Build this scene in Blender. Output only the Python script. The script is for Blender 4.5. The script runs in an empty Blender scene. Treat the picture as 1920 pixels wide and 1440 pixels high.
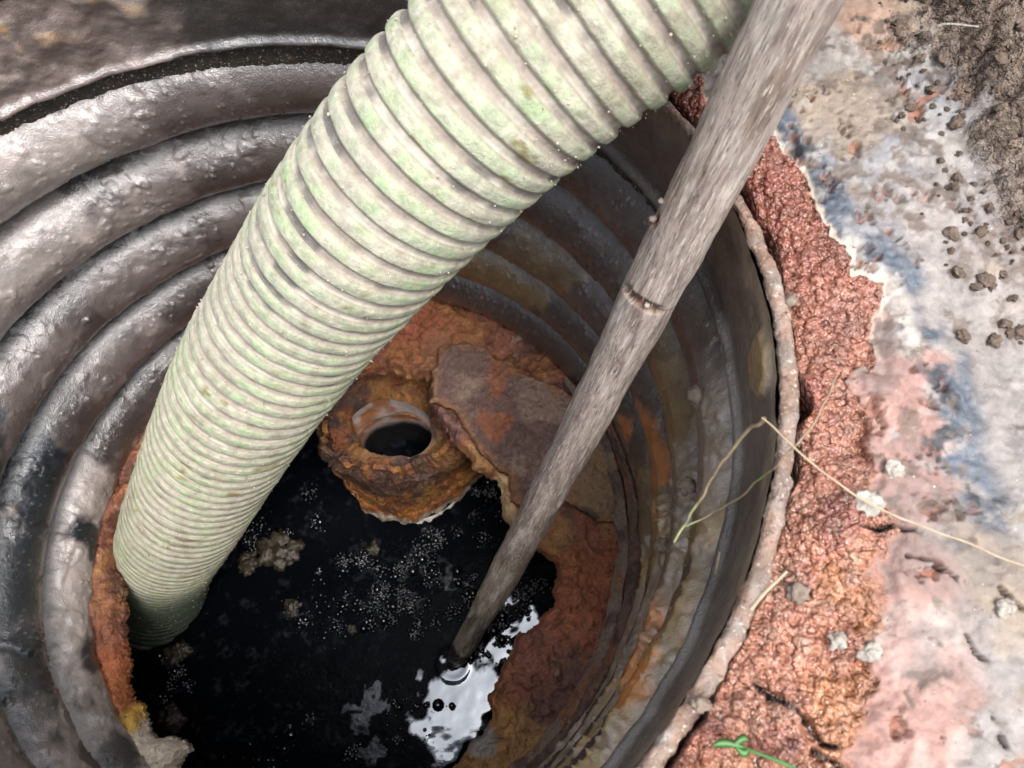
import bpy, bmesh, math, random
import numpy as np
from mathutils import Vector, Matrix, Euler

S = bpy.context.scene
# ------------------------------------------------------------------ camera
CAMP = np.array([0.19, -0.1495, 0.4127]); CRX, CRY = 0.3645, 0.0183; FPX = 1400.0
cam = bpy.data.cameras.new('camera'); camo = bpy.data.objects.new('camera', cam)
S.collection.objects.link(camo); S.camera = camo
camo.location = CAMP; camo.rotation_euler = (CRX, CRY, 0)
cam.sensor_width = 36; cam.lens = 36 * FPX / 1920; cam.clip_start = 0.02; cam.clip_end = 200
cam.dof.use_dof = True; cam.dof.focus_distance = 0.62; cam.dof.aperture_fstop = 14.0
# ------------------------------------------------------------------ world, sun, exposure
W = bpy.data.worlds.new('World'); S.world = W; W.use_nodes = True
SUN_EL, SUN_AZ = math.radians(69), math.radians(138)      # azimuth measured from +Y towards +X
nt = W.node_tree; bg = nt.nodes['Background']
sky = nt.nodes.new('ShaderNodeTexSky'); sky.sky_type = 'NISHITA'; sky.sun_disc = False
sky.sun_elevation = SUN_EL; sky.sun_rotation = SUN_AZ
sky.air_density = 1.0; sky.dust_density = 4.0; sky.ozone_density = 1.0
hs = nt.nodes.new('ShaderNodeHueSaturation'); hs.inputs['Saturation'].default_value = .35   # thin bright cloud: a nearly white sky
nt.links.new(sky.outputs[0], hs.inputs['Color']); 
# overcast sky: three times as bright overhead as at the horizon, the usual (1 + 2 sin h) / 3 law
g_ = nt.nodes.new('ShaderNodeTexCoord'); z_ = nt.nodes.new('ShaderNodeSeparateXYZ'); nt.links.new(g_.outputs['Generated'], z_.inputs[0])
mz = nt.nodes.new('ShaderNodeMapRange'); mz.inputs[1].default_value = 0; mz.inputs[2].default_value = 1; mz.inputs[3].default_value = .5; mz.inputs[4].default_value = 1.6; nt.links.new(z_.outputs[2], mz.inputs[0])
vm = nt.nodes.new('ShaderNodeVectorMath'); vm.operation = 'SCALE'; nt.links.new(hs.outputs[0], vm.inputs[0]); nt.links.new(mz.outputs[0], vm.inputs['Scale']); nt.links.new(vm.outputs[0], bg.inputs[0]); bg.inputs[1].default_value = 0.15
sl = bpy.data.lights.new('sun', 'SUN'); sl.energy = 1.3; sl.angle = math.radians(15); sl.color = (1, .965, .92)
so = bpy.data.objects.new('sun', sl); S.collection.objects.link(so)
sd = Vector((math.sin(SUN_AZ) * math.cos(SUN_EL), math.cos(SUN_AZ) * math.cos(SUN_EL), math.sin(SUN_EL)))
so.rotation_euler = (-sd).to_track_quat('-Z', 'Y').to_euler()
vs = S.view_settings; vs.view_transform = 'Standard'; vs.look = 'None'; vs.gamma = 1; vs.use_curve_mapping = False
vs.exposure = 1.12

# ------------------------------------------------------------------ coordinates of the photograph -> world
def _rot(rx, ry):
    cx, sx = math.cos(rx), math.sin(rx); cy, sy = math.cos(ry), math.sin(ry)
    return np.array([[cy, 0, sy], [0, 1, 0], [-sy, 0, cy]]) @ np.array([[1, 0, 0], [0, cx, -sx], [0, sx, cx]])
CM = _rot(CRX, CRY)
def ray(x, y): return CM @ np.array([(x - 960) / FPX, -(y - 720) / FPX, -1.0])
def at(x, y, z):                      # the point at height z that the photograph shows at pixel x, y
    d = ray(x, y); return CAMP + d * (z - CAMP[2]) / d[2]
def poly(pts, z): return np.array([at(x, y, z)[:2] for x, y in pts])

# ------------------------------------------------------------------ noise
def _h(ix, iy, iz, seed):
    h = (ix.astype(np.int64) * 374761393 + iy.astype(np.int64) * 668265263 + iz.astype(np.int64) * 2147483647 + seed * 974634777) & 0xffffffff
    h = ((h ^ (h >> 13)) * 1274126177) & 0xffffffff
    h = ((h ^ (h >> 16)) * 2246822519) & 0xffffffff
    h = h ^ (h >> 15)
    return (h & 0xffffff) / float(0xffffff)
def vn(P, sc, seed=0):
    q = P * sc; i = np.floor(q); f = q - i; f = f * f * f * (f * (f * 6 - 15) + 10); i = i.astype(np.int64)
    x, y, z = i[..., 0], i[..., 1], i[..., 2]; fx, fy, fz = f[..., 0], f[..., 1], f[..., 2]
    r = 0
    for dx in (0, 1):
        for dy in (0, 1):
            for dz in (0, 1):
                w = (fx if dx else 1 - fx) * (fy if dy else 1 - fy) * (fz if dz else 1 - fz)
                r = r + w * _h(x + dx, y + dy, z + dz, seed)
    return r * 2 - 1
def fbm(P, sc, o=4, seed=0, g=.5):
    r = 0; a = 1; t = 0
    for k in range(o):
        r = r + a * vn(P + k * 3.17, sc * 2 ** k, seed + k * 7); t += a; a *= g
    return r / t * 1.6
def worley(P2, sc, seed=0):
    """2D cellular: distance to nearest, to second nearest, and an id value"""
    q = P2 * sc; i = np.floor(q).astype(np.int64); f1 = np.full(len(q), 9.); f2 = np.full(len(q), 9.); idv = np.zeros(len(q))
    z0 = np.zeros(len(q), np.int64)
    for dx in (-1, 0, 1):
        for dy in (-1, 0, 1):
            cx, cy = i[:, 0] + dx, i[:, 1] + dy
            d = np.hypot(cx + .1 + .8 * _h(cx, cy, z0, seed) - q[:, 0], cy + .1 + .8 * _h(cx, cy, z0, seed + 5) - q[:, 1])
            n = d < f1; f2 = np.where(n, f1, np.minimum(f2, d)); idv = np.where(n, _h(cx, cy, z0, seed + 9), idv); f1 = np.where(n, d, f1)
    return f1, f2, idv
def ss(a, b, x):
    t = np.clip((x - a) / (b - a), 0, 1); return t * t * (3 - 2 * t)
def mix(c, d, m):
    return c * (1 - m[..., None]) + np.asarray(d, float) * m[..., None]
def segdist(P, pts):
    r = np.full(len(P), 9.)
    for a, b in zip(pts[:-1], pts[1:]):
        ab = b - a; t = np.clip(((P - a) @ ab) / (ab @ ab + 1e-12), 0, 1)
        r = np.minimum(r, np.hypot(*(P - a - t[:, None] * ab).T))
    return r
def inside(P, pts):
    c = np.zeros(len(P), bool); n = len(pts)
    for i in range(n):
        (x1, y1), (x2, y2) = pts[i], pts[(i + 1) % n]
        if y1 == y2: continue
        m = (P[:, 1] > min(y1, y2)) & (P[:, 1] <= max(y1, y2)) & (P[:, 0] < (P[:, 1] - y1) * (x2 - x1) / (y2 - y1) + x1)
        c ^= m
    return c
def sdf(P, pts):                      # negative inside
    d = segdist(P, np.vstack([pts, pts[:1]])); return np.where(inside(P, pts), -d, d)

# ------------------------------------------------------------------ object helpers
COL = S.collection.objects
def tag(o, label, cat, group=None):
    o['label'] = label; o['category'] = cat
    if group: o['group'] = group
    return o
def thing(name, label, cat, loc=(0, 0, 0), group=None):
    o = bpy.data.objects.new(name, None); o.empty_display_size = .01; COL.link(o); o.location = loc
    return tag(o, label, cat, group)
def kind(o, k): o['kind'] = k; return o
def mesh_obj(name, V, F, mat, parent=None, col=None, rough=None, vec=None, smooth=True):
    """V (n,3) world coordinates, F (m,3|4); origin goes to the parent"""
    V = np.asarray(V, float); F = np.asarray(F, np.int32)
    if parent is not None: V = V - np.array(parent.location)
    me = bpy.data.meshes.new(name); k = F.shape[1]
    me.vertices.add(len(V)); me.vertices.foreach_set('co', V.astype(np.float32).ravel())
    me.loops.add(F.size); me.loops.foreach_set('vertex_index', F.ravel())
    me.polygons.add(len(F)); me.polygons.foreach_set('loop_start', np.arange(len(F), dtype=np.int32) * k)
    me.update(calc_edges=True)
    me.polygons.foreach_set('use_smooth', np.full(len(F), smooth))
    if col is not None:
        a = me.attributes.new('col', 'FLOAT_COLOR', 'POINT'); c4 = np.ones((len(V), 4), np.float32); c4[:, :3] = col; a.data.foreach_set('color', c4.ravel())
    if rough is not None:
        a = me.attributes.new('rgh', 'FLOAT', 'POINT'); a.data.foreach_set('value', np.broadcast_to(np.asarray(rough, np.float32), (len(V),)).copy())
    if vec is not None:
        a = me.attributes.new('vec', 'FLOAT_VECTOR', 'POINT'); a.data.foreach_set('vector', np.asarray(vec, np.float32).ravel())
    me.materials.append(mat)
    o = bpy.data.objects.new(name, me); COL.link(o)
    if parent is not None: o.parent = parent
    return o
def gridf(n, m, wrap_n=False, wrap_m=False, flip=False):
    a = np.arange(n if wrap_n else n - 1); b = np.arange(m if wrap_m else m - 1)
    A, B = np.meshgrid(a, b, indexing='ij'); A2 = (A + 1) % n; B2 = (B + 1) % m
    F = np.stack([A * m + B, A2 * m + B, A2 * m + B2, A * m + B2], -1).reshape(-1, 4)
    return F[:, ::-1] if flip else F
def frames(P):                         # parallel transport frames along a polyline
    T = np.gradient(P, axis=0); T /= np.linalg.norm(T, axis=1)[:, None]
    u = np.cross(T[0], [0.3, .1, 1]); u /= np.linalg.norm(u); U = [u]
    for t in T[1:]:
        u = u - t * (u @ t); u /= np.linalg.norm(u); U.append(u)
    U = np.array(U); return T, U, np.cross(T, U)
def tube(P, R, k=8, cap=True):
    P = np.asarray(P, float); T, U, B = frames(P); a = np.linspace(0, 2 * np.pi, k, endpoint=False)
    R = np.broadcast_to(np.asarray(R, float), (len(P),)).copy()
    V = P[:, None] + R[:, None, None] * (np.cos(a)[None, :, None] * U[:, None] + np.sin(a)[None, :, None] * B[:, None])
    V = V.reshape(-1, 3); F = gridf(len(P), k, False, True)
    return V, F
def spline(pts, n):                    # Catmull-Rom through points
    P = np.array(pts, float); P = np.vstack([2 * P[0] - P[1], P, 2 * P[-1] - P[-2]]); out = []
    m = len(P) - 3; t = np.linspace(0, m - 1e-9, n)
    for x in t:
        i = int(x); f = x - i; a, b, c, d = P[i:i + 4]
        out.append(.5 * (2 * b + (c - a) * f + (2 * a - 5 * b + 4 * c - d) * f * f + (3 * b - a - 3 * c + d) * f ** 3))
    return np.array(out)

# ------------------------------------------------------------------ materials
def mat(name, bumps=((90, .0012, 4),), cvar=.25, cscale=60, rough=(.35, .1), spec=.5, coat=0., coord='Object', vecscale=(1, 1, 1),
        col=None, speck=None, ior=1.45, rscale=40, coat_ior=1.5, nodules=False):
    m = bpy.data.materials.new(name); m.use_nodes = True; t = m.node_tree; N = t.nodes; L = t.links; b = N['Principled BSDF']
    if coord == 'Object':
        src = N.new('ShaderNodeTexCoord').outputs['Object']
    else:
        src = N.new('ShaderNodeAttribute'); src.attribute_name = 'vec'; src = src.outputs['Vector']
    mp = N.new('ShaderNodeMapping'); mp.inputs['Scale'].default_value = vecscale; L.new(src, mp.inputs[0]); src = mp.outputs[0]
    def noise(sc, det=4, ro=.55, dist=0.):
        n = N.new('ShaderNodeTexNoise'); n.inputs['Scale'].default_value = sc; n.inputs['Detail'].default_value = det
        n.inputs['Roughness'].default_value = ro; n.inputs['Distortion'].default_value = dist; L.new(src, n.inputs['Vector']); return n.outputs['Fac']
    def math_(op, a, b_, clamp=False):
        n = N.new('ShaderNodeMath'); n.operation = op; n.use_clamp = clamp
        for i, v in enumerate((a, b_)):
            if isinstance(v, (int, float)): n.inputs[i].default_value = v
            else: L.new(v, n.inputs[i])
        return n.outputs[0]
    def mixc(f, a, c, mode='MIX'):
        n = N.new('ShaderNodeMix'); n.data_type = 'RGBA'; n.blend_type = mode
        for s, v in ((0, f), (6, a), (7, c)):
            if isinstance(v, (int, float)): n.inputs[s].default_value = v
            elif isinstance(v, tuple): n.inputs[s].default_value = (*v, 1)
            else: L.new(v, n.inputs[s])
        return n.outputs[2]
    if col is None:
        a = N.new('ShaderNodeAttribute'); a.attribute_name = 'col'; base = a.outputs['Color']
    else: base = col
    if cvar:
        r = N.new('ShaderNodeMapRange'); r.inputs[1].default_value = .25; r.inputs[2].default_value = .75
        r.inputs[3].default_value = 1 - cvar; r.inputs[4].default_value = 1 + cvar; L.new(noise(cscale, 6, .65), r.inputs[0])
        cb = N.new('ShaderNodeCombineColor')
        for i in range(3): L.new(r.outputs[0], cb.inputs[i])
        base = mixc(1.0, base, cb.outputs[0], 'MULTIPLY')
    if speck:                          # (scale, threshold, colour): crumbs and flecks stuck to the surface
        for sc, th, cc in speck:
            base = mixc(math_('MULTIPLY', math_('GREATER_THAN', noise(sc, 3, .6), th), .85), base, cc)
    if isinstance(base, tuple): b.inputs['Base Color'].default_value = (*base, 1)
    else: L.new(base, b.inputs['Base Color'])
    rn = math_('ADD', math_('MULTIPLY', math_('SUBTRACT', noise(rscale, 4), .5), rough[1] * 3), rough[0])
    if col is None:
        a = N.new('ShaderNodeAttribute'); a.attribute_name = 'rgh'; rn = math_('ADD', rn, a.outputs['Fac'])
    L.new(math_('MAXIMUM', rn, .06), b.inputs['Roughness'])
    b.inputs['Specular IOR Level'].default_value = spec; b.inputs['IOR'].default_value = ior
    b.inputs['Coat Weight'].default_value = coat; b.inputs['Coat Roughness'].default_value = .07; b.inputs['Coat IOR'].default_value = coat_ior
    prev = None
    for sc, dist, det in bumps:
        bm = N.new('ShaderNodeBump'); bm.inputs['Strength'].default_value = 1; bm.inputs['Distance'].default_value = dist
        L.new(noise(sc, det, .6), bm.inputs['Height'])
        if prev: L.new(prev, bm.inputs['Normal'])
        prev = bm.outputs[0]
    if nodules:                        # rounded grains: geometry attribute 'vec' says where (x = wet clay, y = loose soil)
        va = N.new('ShaderNodeAttribute'); va.attribute_name = 'vec'; vx = N.new('ShaderNodeSeparateXYZ'); L.new(va.outputs['Vector'], vx.inputs[0])
        dn = N.new('ShaderNodeTexNoise'); dn.inputs['Scale'].default_value = 160; L.new(src, dn.inputs['Vector'])
        dm = N.new('ShaderNodeVectorMath'); dm.operation = 'SCALE'; dm.inputs['Scale'].default_value = .0006; L.new(dn.outputs['Color'], dm.inputs[0])
        da = N.new('ShaderNodeVectorMath'); L.new(src, da.inputs[0]); L.new(dm.outputs[0], da.inputs[1])
        for sc, dist, ch in ((230, .0030, 0), (520, .0008, 0), (330, .0024, 1), (800, .0012, 1)):
            vo = N.new('ShaderNodeTexVoronoi'); vo.inputs['Scale'].default_value = sc; vo.inputs['Randomness'].default_value = 1; L.new(da.outputs[0], vo.inputs['Vector'])
            hh = math_('SQRT', math_('MAXIMUM', math_('SUBTRACT', 1.0, math_('MULTIPLY', math_('MULTIPLY', vo.outputs['Distance'], vo.outputs['Distance']), 1.9)), .0), 0)
            bm = N.new('ShaderNodeBump'); bm.inputs['Strength'].default_value = 1; bm.inputs['Distance'].default_value = dist
            L.new(math_('MULTIPLY', hh, vx.outputs[ch]), bm.inputs['Height']); L.new(prev, bm.inputs['Normal']); prev = bm.outputs[0]
    if nodules: L.new(math_('ADD', math_('MULTIPLY', vx.outputs[0], coat), .03), b.inputs['Coat Weight'])
    if prev: L.new(prev, b.inputs['Normal']); L.new(prev, b.inputs['Coat Normal'])
    return m
M_rib = mat('wet_sludge_on_plastic', bumps=((260, .0006, 5), (800, .0005, 3)), cvar=.4, cscale=45, rough=(.42, .10), spec=.3, coat=1.0, coat_ior=1.8,
            speck=((420, .725, (.33, .28, .24)), (380, .715, (.02, .018, .018))))
M_rim = mat('muddy_plastic_lip', bumps=((60, .003, 4), (300, .0012, 4)), cvar=.45, cscale=90, rough=(.5, .15), spec=.4, speck=((260, .62, (.10, .06, .045)), (500, .64, (.45, .40, .35))))
M_rust = mat('flaking_rust', bumps=((60, .005, 5), (240, .0022, 5), (700, .0007, 3)), cvar=.42, cscale=90, rough=(.62, .15), spec=.35,
             speck=((150, .685, (.05, .025, .018)), (260, .69, (.42, .19, .07))))
M_scale = mat('dull_rust_scale', bumps=((90, .004, 5), (380, .0030, 5)), cvar=.35, cscale=150, rough=(.8, .1), spec=.25,
              speck=((200, .67, (.05, .035, .03)), (330, .70, (.30, .24, .19))))
M_clay = mat('wet_red_clay', bumps=((140, .0005, 6), (500, .0004, 5), (1500, .0003, 3)), cvar=.3, cscale=110, rough=(.30, .12), spec=.55, coat=.8, coat_ior=1.6, nodules=True,
             speck=((260, .70, (.10, .04, .025)), (420, .72, (.55, .48, .42))))
M_hoserib = mat('dusty_green_hose_rib', bumps=((220, .0010, 4), (900, .0005, 3)), cvar=.3, cscale=170, rough=(.72, .1), spec=.3, coord='attr',
                speck=((900, .69, (.62, .56, .46)), (500, .75, (.13, .11, .05))))
M_hoseweb = mat('grimy_hose_web', bumps=((300, .0008, 4),), cvar=.3, cscale=120, rough=(.7, .1), spec=.3, coord='attr', speck=((700, .68, (.33, .29, .25)),))
M_stick = mat('weathered_wood', bumps=((420, .0016, 6), (1300, .0008, 4)), cvar=.55, cscale=520, rough=(.6, .15), spec=.35, coord='attr',
              vecscale=(1, 1, .09), speck=((1000, .60, (.46, .41, .35)), (1150, .61, (.085, .065, .05)), (430, .69, (.06, .045, .035))))
M_wall = mat('dark_wet_concrete', col=(.03, .028, .026), bumps=((40, .004, 4),), rough=(.7, .1))
M_pvc = mat('stained_grey_pipe', bumps=((120, .0012, 4),), cvar=.3, cscale=60, rough=(.4, .1), spec=.5)
M_soil = mat('dark_crumbly_soil', col=(.12, .088, .068), bumps=((260, .0025, 4), (900, .0008, 3)), cvar=.45, cscale=200, rough=(.75, .1), spec=.3,
             speck=((500, .68, (.34, .26, .18)),))
M_peb = mat('dusty_pebble', col=(.17, .13, .10), bumps=((400, .001, 4),), cvar=.3, cscale=300, rough=(.7, .1))
M_white = mat('white_mineral_crumb', col=(.33, .30, .26), bumps=((300, .003, 5),), cvar=.2, cscale=300, rough=(.35, .1))
M_straw = mat('dry_straw', col=(.36, .28, .19), cvar=.3, cscale=120, bumps=(), rough=(.6, .1))
M_green = mat('fresh_grass', col=(.05, .135, .032), cvar=.35, cscale=160, bumps=(), rough=(.45, .1))
M_moss = mat('moss_stem', bumps=((400, .0008, 3),), cvar=.3, cscale=200, rough=(.6, .1))
M_fat = mat('pale_grease_scum', bumps=((150, .002, 4),), cvar=.25, cscale=80, rough=(.3, .1), spec=.5, col=(.50, .46, .40))
M_crumb = mat('beige_crumb', bumps=(), cvar=.3, rough=(.8, .05), spec=.2, col=(.36, .32, .25))
M_clump = mat('floating_brown_clump', bumps=((200, .002, 4),), cvar=.5, cscale=160, rough=(.35, .15), spec=.5, col=(.03, .023, .015),
              speck=((260, .64, (.08, .055, .028)),))
M_bub = mat('foam_bubble', bumps=(), cvar=0, rough=(.06, .0), spec=.8, col=(.002, .003, .005), ior=1.5)

# ================================================================== RISER PIPE
R0, PITCH, RIMZ, CREST = 0.298, 0.0845, 0.054, 0.010
def ring_k(th, z):                    # the pipe is slightly out of round
    z = np.clip(z, -.45, .06)
    return 1 + .0391 * np.cos(2 * th) + .0178 * np.sin(2 * th) + z * (-.0517 * np.cos(th) + .0978 * np.sin(th) + .1112 * np.cos(2 * th) + .017 * np.sin(2 * th))
riser = thing('riser_pipe', 'black corrugated plastic access pipe lined with grey sludge, seen from above its rim', 'pipe', (0, 0, -.45))
def angdist(th, a): return np.abs((th - a + np.pi) % (2 * np.pi) - np.pi)
def stain(P, px, py, z, rad, seed, n=.6):
    c = at(px, py, z); d = np.linalg.norm(P - c, axis=1) / rad
    return ss(1.15, .75, d + n * fbm(P, 28, 4, seed))
C_blk, C_dk, C_mauve, C_pale, C_och, C_or = map(np.array, ((.006, .009, .014), (.036, .029, .028), (.092, .073, .069), (.27, .23, .21), (.17, .115, .05), (.36, .13, .03)))
# px, py, crest height, radius, colour index, (thickness)
Z = [-PITCH * (i + 1) + CREST for i in range(5)]
STAINS = {
 0: [(60, 300, 0, .10, 'pale', .6), (330, 250, 0, .06, 'mauve', .5), (1345, 1000, 0, .03, 'och', .8), (1330, 850, 0, .05, 'pale2', .6), (1410, 680, 0, .014, 'och', .7), (1370, 640, 0, .02, 'och', .8), (1225, 1320, 0, .032, 'or', .85), (1300, 1180, 0, .035, 'och', .7)],
 1: [(60, 540, 0, .10, 'pale', .6), (60, 700, 0, .06, 'pale', .5), (20, 830, 0, .035, 'blk', 1), (430, 330, 0, .022, 'dk', .5), (1290, 800, 0, .05, 'och', .8), (1215, 1230, 0, .035, 'or', .7), (1270, 1000, 0, .06, 'pale2', .6), (1230, 640, 0, .05, 'och', .5)],
 2: [(30, 1010, 0, .06, 'pale', .8), (50, 900, 0, .055, 'blk', 1), (90, 960, 0, .03, 'blk', .9), (10, 1170, 0, .07, 'blk', .8), (20, 1240, 0, .03, 'pale', .9), (250, 480, 0, .05, 'mauve', .8), (60, 760, 0, .05, 'mauve', .6), (1240, 860, 0, .045, 'or', .7), (1240, 960, 0, .03, 'or', .6), (1235, 1000, 0, .05, 'och', .8), (1060, 480, 0, .06, 'och', .45), (1200, 1200, 0, .04, 'pale2', .7)],
 3: [(60, 890, 0, .045, 'blk', 1), (100, 935, 0, .03, 'blk', .95), (40, 1105, 0, .045, 'blk', .9), (25, 1230, 0, .05, 'blk', .85), (60, 1000, 0, .022, 'pale', .9), (10, 1300, 0, .03, 'blk', .8), (70, 1330, 0, .08, 'pale', .7), (30, 1170, 0, .05, 'blk', .9), (30, 1330, 0, .05, 'blk', .7), (70, 1040, 0, .05, 'blk', .9), (100, 930, 0, .05, 'pale', .7), (55, 1140, 0, .045, 'pale', .9), (1205, 800, 0, .02, 'or', .8), (940, 530, 0, .07, 'och', .7), (1210, 950, 0, .05, 'och', .7)],
 4: [(110, 1120, 0, .09, 'pale', .95), (130, 1260, 0, .09, 'pale', .9), (160, 930, 0, .07, 'pale', .8), (150, 1010, 0, .028, 'blk', 1), (165, 1240, 0, .022, 'blk', .9), (240, 1430, 0, .03, 'blk', .8), (1180, 800, 0, .07, 'rustb', .9), (1160, 1000, 0, .10, 'rustb', .9), (1100, 1250, 0, .09, 'rustb', .9), (180, 1400, 0, .07, 'pale', .9)],
}
CD = dict(blk=C_blk, dk=C_dk, mauve=C_mauve, pale=C_pale, och=C_och, pale2=np.array((.19, .155, .125)))
CD['or'] = C_or * 1.3; CD['rustb'] = np.array((.19, .115, .075))
def rib_surface(i):
    n, m = 1250, 62
    th = np.linspace(0, 2 * np.pi, n, endpoint=False); u = np.linspace(-1, 1, m)
    u = np.sign(u) * (1 - (1 - np.abs(u)) ** 1.15)
    TH, U = np.meshgrid(th, u, indexing='ij')
    zc = Z[i]; A = .042
    z = zc - U * PITCH / 2
    r = R0 + A * (1 - np.sqrt(1 - (.985 * U) ** 2)) / (1 - math.sqrt(1 - .985 ** 2))
    r = r * ring_k(TH, z)
    P = np.stack([r * np.cos(TH), r * np.sin(TH), z], -1).reshape(-1, 3); th_ = TH.ravel(); u_ = U.ravel()
    Pn = P * np.array([1, 1, 1.])
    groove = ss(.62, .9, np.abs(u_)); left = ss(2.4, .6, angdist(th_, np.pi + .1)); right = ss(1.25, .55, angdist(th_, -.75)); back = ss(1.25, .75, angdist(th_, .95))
    n1 = fbm(Pn, 11, 5, 3 + i); n2 = fbm(Pn, 30, 4, 40 + i); n3 = fbm(Pn, 90, 4, 80 + i)
    col = np.broadcast_to(C_dk, P.shape).copy()
    cov = ss(-.30, .30, n1 + .3 * n2 + .62 * left - .55 * back * (1 if i < 3 else 1.4) + .25 - (.45 if i >= 3 else 0) * (1 - left * ss(-.5, .6, -np.sin(th_))) )
    col = mix(col, C_mauve, cov)
    col = mix(col, C_pale, ss(.15, .8, n1 * .6 + n2 * .4 + left * .35 - .12 * i) * cov)
    col = mix(col, C_dk * .5, groove * ss(.9, -.2, n1) * (1 - .5 * left * ss(.3, .8, n2)))  # grooves darker: bare plastic, with the shade between ribs painted in
    wavy = ss(.1, .5, fbm(Pn * np.array([1, 1, .35]), 22, 3, 11 + i))
    col = mix(col, C_dk, wavy * .7)
    # mud settles on the upper side of each rib on the near (right) wall; its lit tone is painted in
    shelf = ss(-.2, -.36, u_ + .16 * n2)
    mudc = mix(np.broadcast_to(np.array((.22, .17, .125)), P.shape).copy(), C_och * 1.5, ss(-.2, .4, n2))
    mudc = mix(mudc, (.33, .29, .245), ss(.15, .6, fbm(Pn, 45, 5, 17, .65)))
    mudm = right * shelf * ss(-.6, -.1, n1 + .3)
    col = mix(col, mudc, mudm)
    col = mix(col, C_dk * .8, right * ss(-.38, -.12, u_ + .12 * n2) * .95)  # shade painted on the crest face and underside below the mud
    thick = .0010 * cov + .002 * mudm
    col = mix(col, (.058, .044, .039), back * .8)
    for k, (px, py, _, rad, cn, amt) in enumerate(sorted(STAINS[i], key=lambda q: q[4] == 'blk')):
        s = stain(P, px, py, zc, rad, 200 + i * 20 + k); col = mix(col, CD[cn], s * amt)
        thick = thick + s * (-.0012 if cn == 'blk' else .0015)
    # body displacement: lumpy sludge, drips, crumbs
    w1, w2, idv = worley(np.stack([th_ * .3, np.arcsin(u_ * .98) * .033], -1), 230, 31 + i)
    crumb = ss(.36, .08, w1) * (idv > .82) * ss(-.3, .3, n2 + .2)
    d = thick * (.8 + .3 * n2) + .0004 * n2 * (.3 + cov) + .0003 * n3 * (.4 + cov) + .0014 * crumb * (.3 + idv)
    d = d + .0022 * mudm * np.maximum(0, n3 * .8 + n2 * .3) + .0012 * ss(.55, .8, fbm(Pn, 60, 2, 300 + i)) * cov
    edge = ss(1, .93, np.abs(u_)); d = d * edge
    d = np.maximum(d, 0) * (1 + .5 * mudm); P[:, 0] -= d * np.cos(th_); P[:, 1] -= d * np.sin(th_); P[:, 2] += d * .4
    col = mix(col, C_pale * .8, crumb * .35)
    rg = -.06 + .12 * ss(-.2, .6, n3) * cov - .06 * (1 - cov) + .12 * mudm
    return P, gridf(n, m, True, False, True), col, rg
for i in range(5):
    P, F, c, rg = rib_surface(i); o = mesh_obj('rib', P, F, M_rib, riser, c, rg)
# cuff: the smooth collar above the ribs
n, m = 1100, 56
th = np.linspace(0, 2 * np.pi, n, endpoint=False); u = np.linspace(0, 1, m); TH, U = np.meshgrid(th, u, indexing='ij')
ztop, zbot = RIMZ, Z[0] + PITCH / 2
z = ztop + (zbot - ztop) * U
r = .3065 - .006 * np.exp(-((U - .88) / .04) ** 2) + .030 * ss(.93, 1, U) + .004 * U
r = r * ring_k(TH, z); P = np.stack([r * np.cos(TH), r * np.sin(TH), z], -1).reshape(-1, 3); th_, u_ = TH.ravel(), U.ravel()
n1 = fbm(P, 14, 4, 5); n2 = fbm(P, 50, 4, 6)
col = mix(np.broadcast_to(np.array((.030, .026, .025)), P.shape).copy(), C_mauve * .7, ss(.0, .6, n1) * .6)
corner = ss(0, .8, stain(P, 30, 60, .01, .13, 77, .35)); corner = corner * ss(1.2, .3, np.linalg.norm(P - at(40, 60, .01), axis=1) / .13); col = mix(col, (.135, .102, .092), corner); col = mix(col, (.27, .225, .20), corner * ss(.2, .7, n2 + n1) * .7); col = mix(col, (.48, .27, .07), corner * ss(.5, .8, n2) * .6 * ss(.6, .1, u_))
r2 = ss(1.3, .4, angdist(th_, -.3)); col = mix(col, (.10, .082, .07), r2 * ss(-.3, .4, n1) * .7)
col = mix(col, (.26, .2, .14), r2 * ss(.35, .0, u_ + .2 * n2) * .8)
och = stain(P, 1432, 690, .03, .016, 91, .5); col = mix(col, C_och * 1.3, och)
d = corner * (.0012 + .0020 * n2) * ss(1, .8, u_) + .0012 * n2 * ss(1, .85, u_) + och * .004
P[:, 0] -= d * np.cos(th_); P[:, 1] -= d * np.sin(th_)
mesh_obj('cuff', P, gridf(n, m, True, False, True), M_rib, riser, col, .05)
# rim lip: rounded, muddy top edge and the outside wall
n = 1100; a = np.linspace(np.pi - 1e-4, 1e-4, 14); lw = .0043
pr = np.concatenate([np.stack([lw + lw * np.cos(a), .002 + .0042 * np.sin(a) ** .7], 1), np.stack([np.full(14, 2 * lw), np.linspace(-.002, -.14, 14)], 1)])
m = len(pr); TH = np.repeat(th[:, None], m, 1)
thin = 1 - .45 * ss(.05, .6, np.where(TH > np.pi, TH - 2 * np.pi, TH))
r = (.3062 + pr[None, :, 0] * thin) * ring_k(TH, RIMZ + 0 * TH); z = RIMZ + pr[None, :, 1] + 0 * TH
P = np.stack([r * np.cos(TH), r * np.sin(TH), z], -1).reshape(-1, 3); th_ = TH.ravel(); top = ss(-.004, .004, P[:, 2] - RIMZ)
n1 = fbm(P, 16, 4, 8); n2 = fbm(P, 60, 4, 9)
col = mix(np.broadcast_to(np.array((.19, .15, .125)), P.shape).copy(), (.19, .135, .10), ss(.1, .6, n1)); col = mix(col, (.36, .32, .28), ss(.2, .7, fbm(P, 30, 4, 19)))
col = mix(col, (.16, .14, .13), ss(.2, .6, fbm(P, 40, 3, 23)) * .7); col = mix(col, (.03, .025, .02), 1 - top)
upz = ss(-.05, .45, th_ - 2 * np.pi * (th_ > np.pi)); col = mix(col, (.11, .07, .055), upz * top * ss(-.7, .1, n2) * .9)
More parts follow.
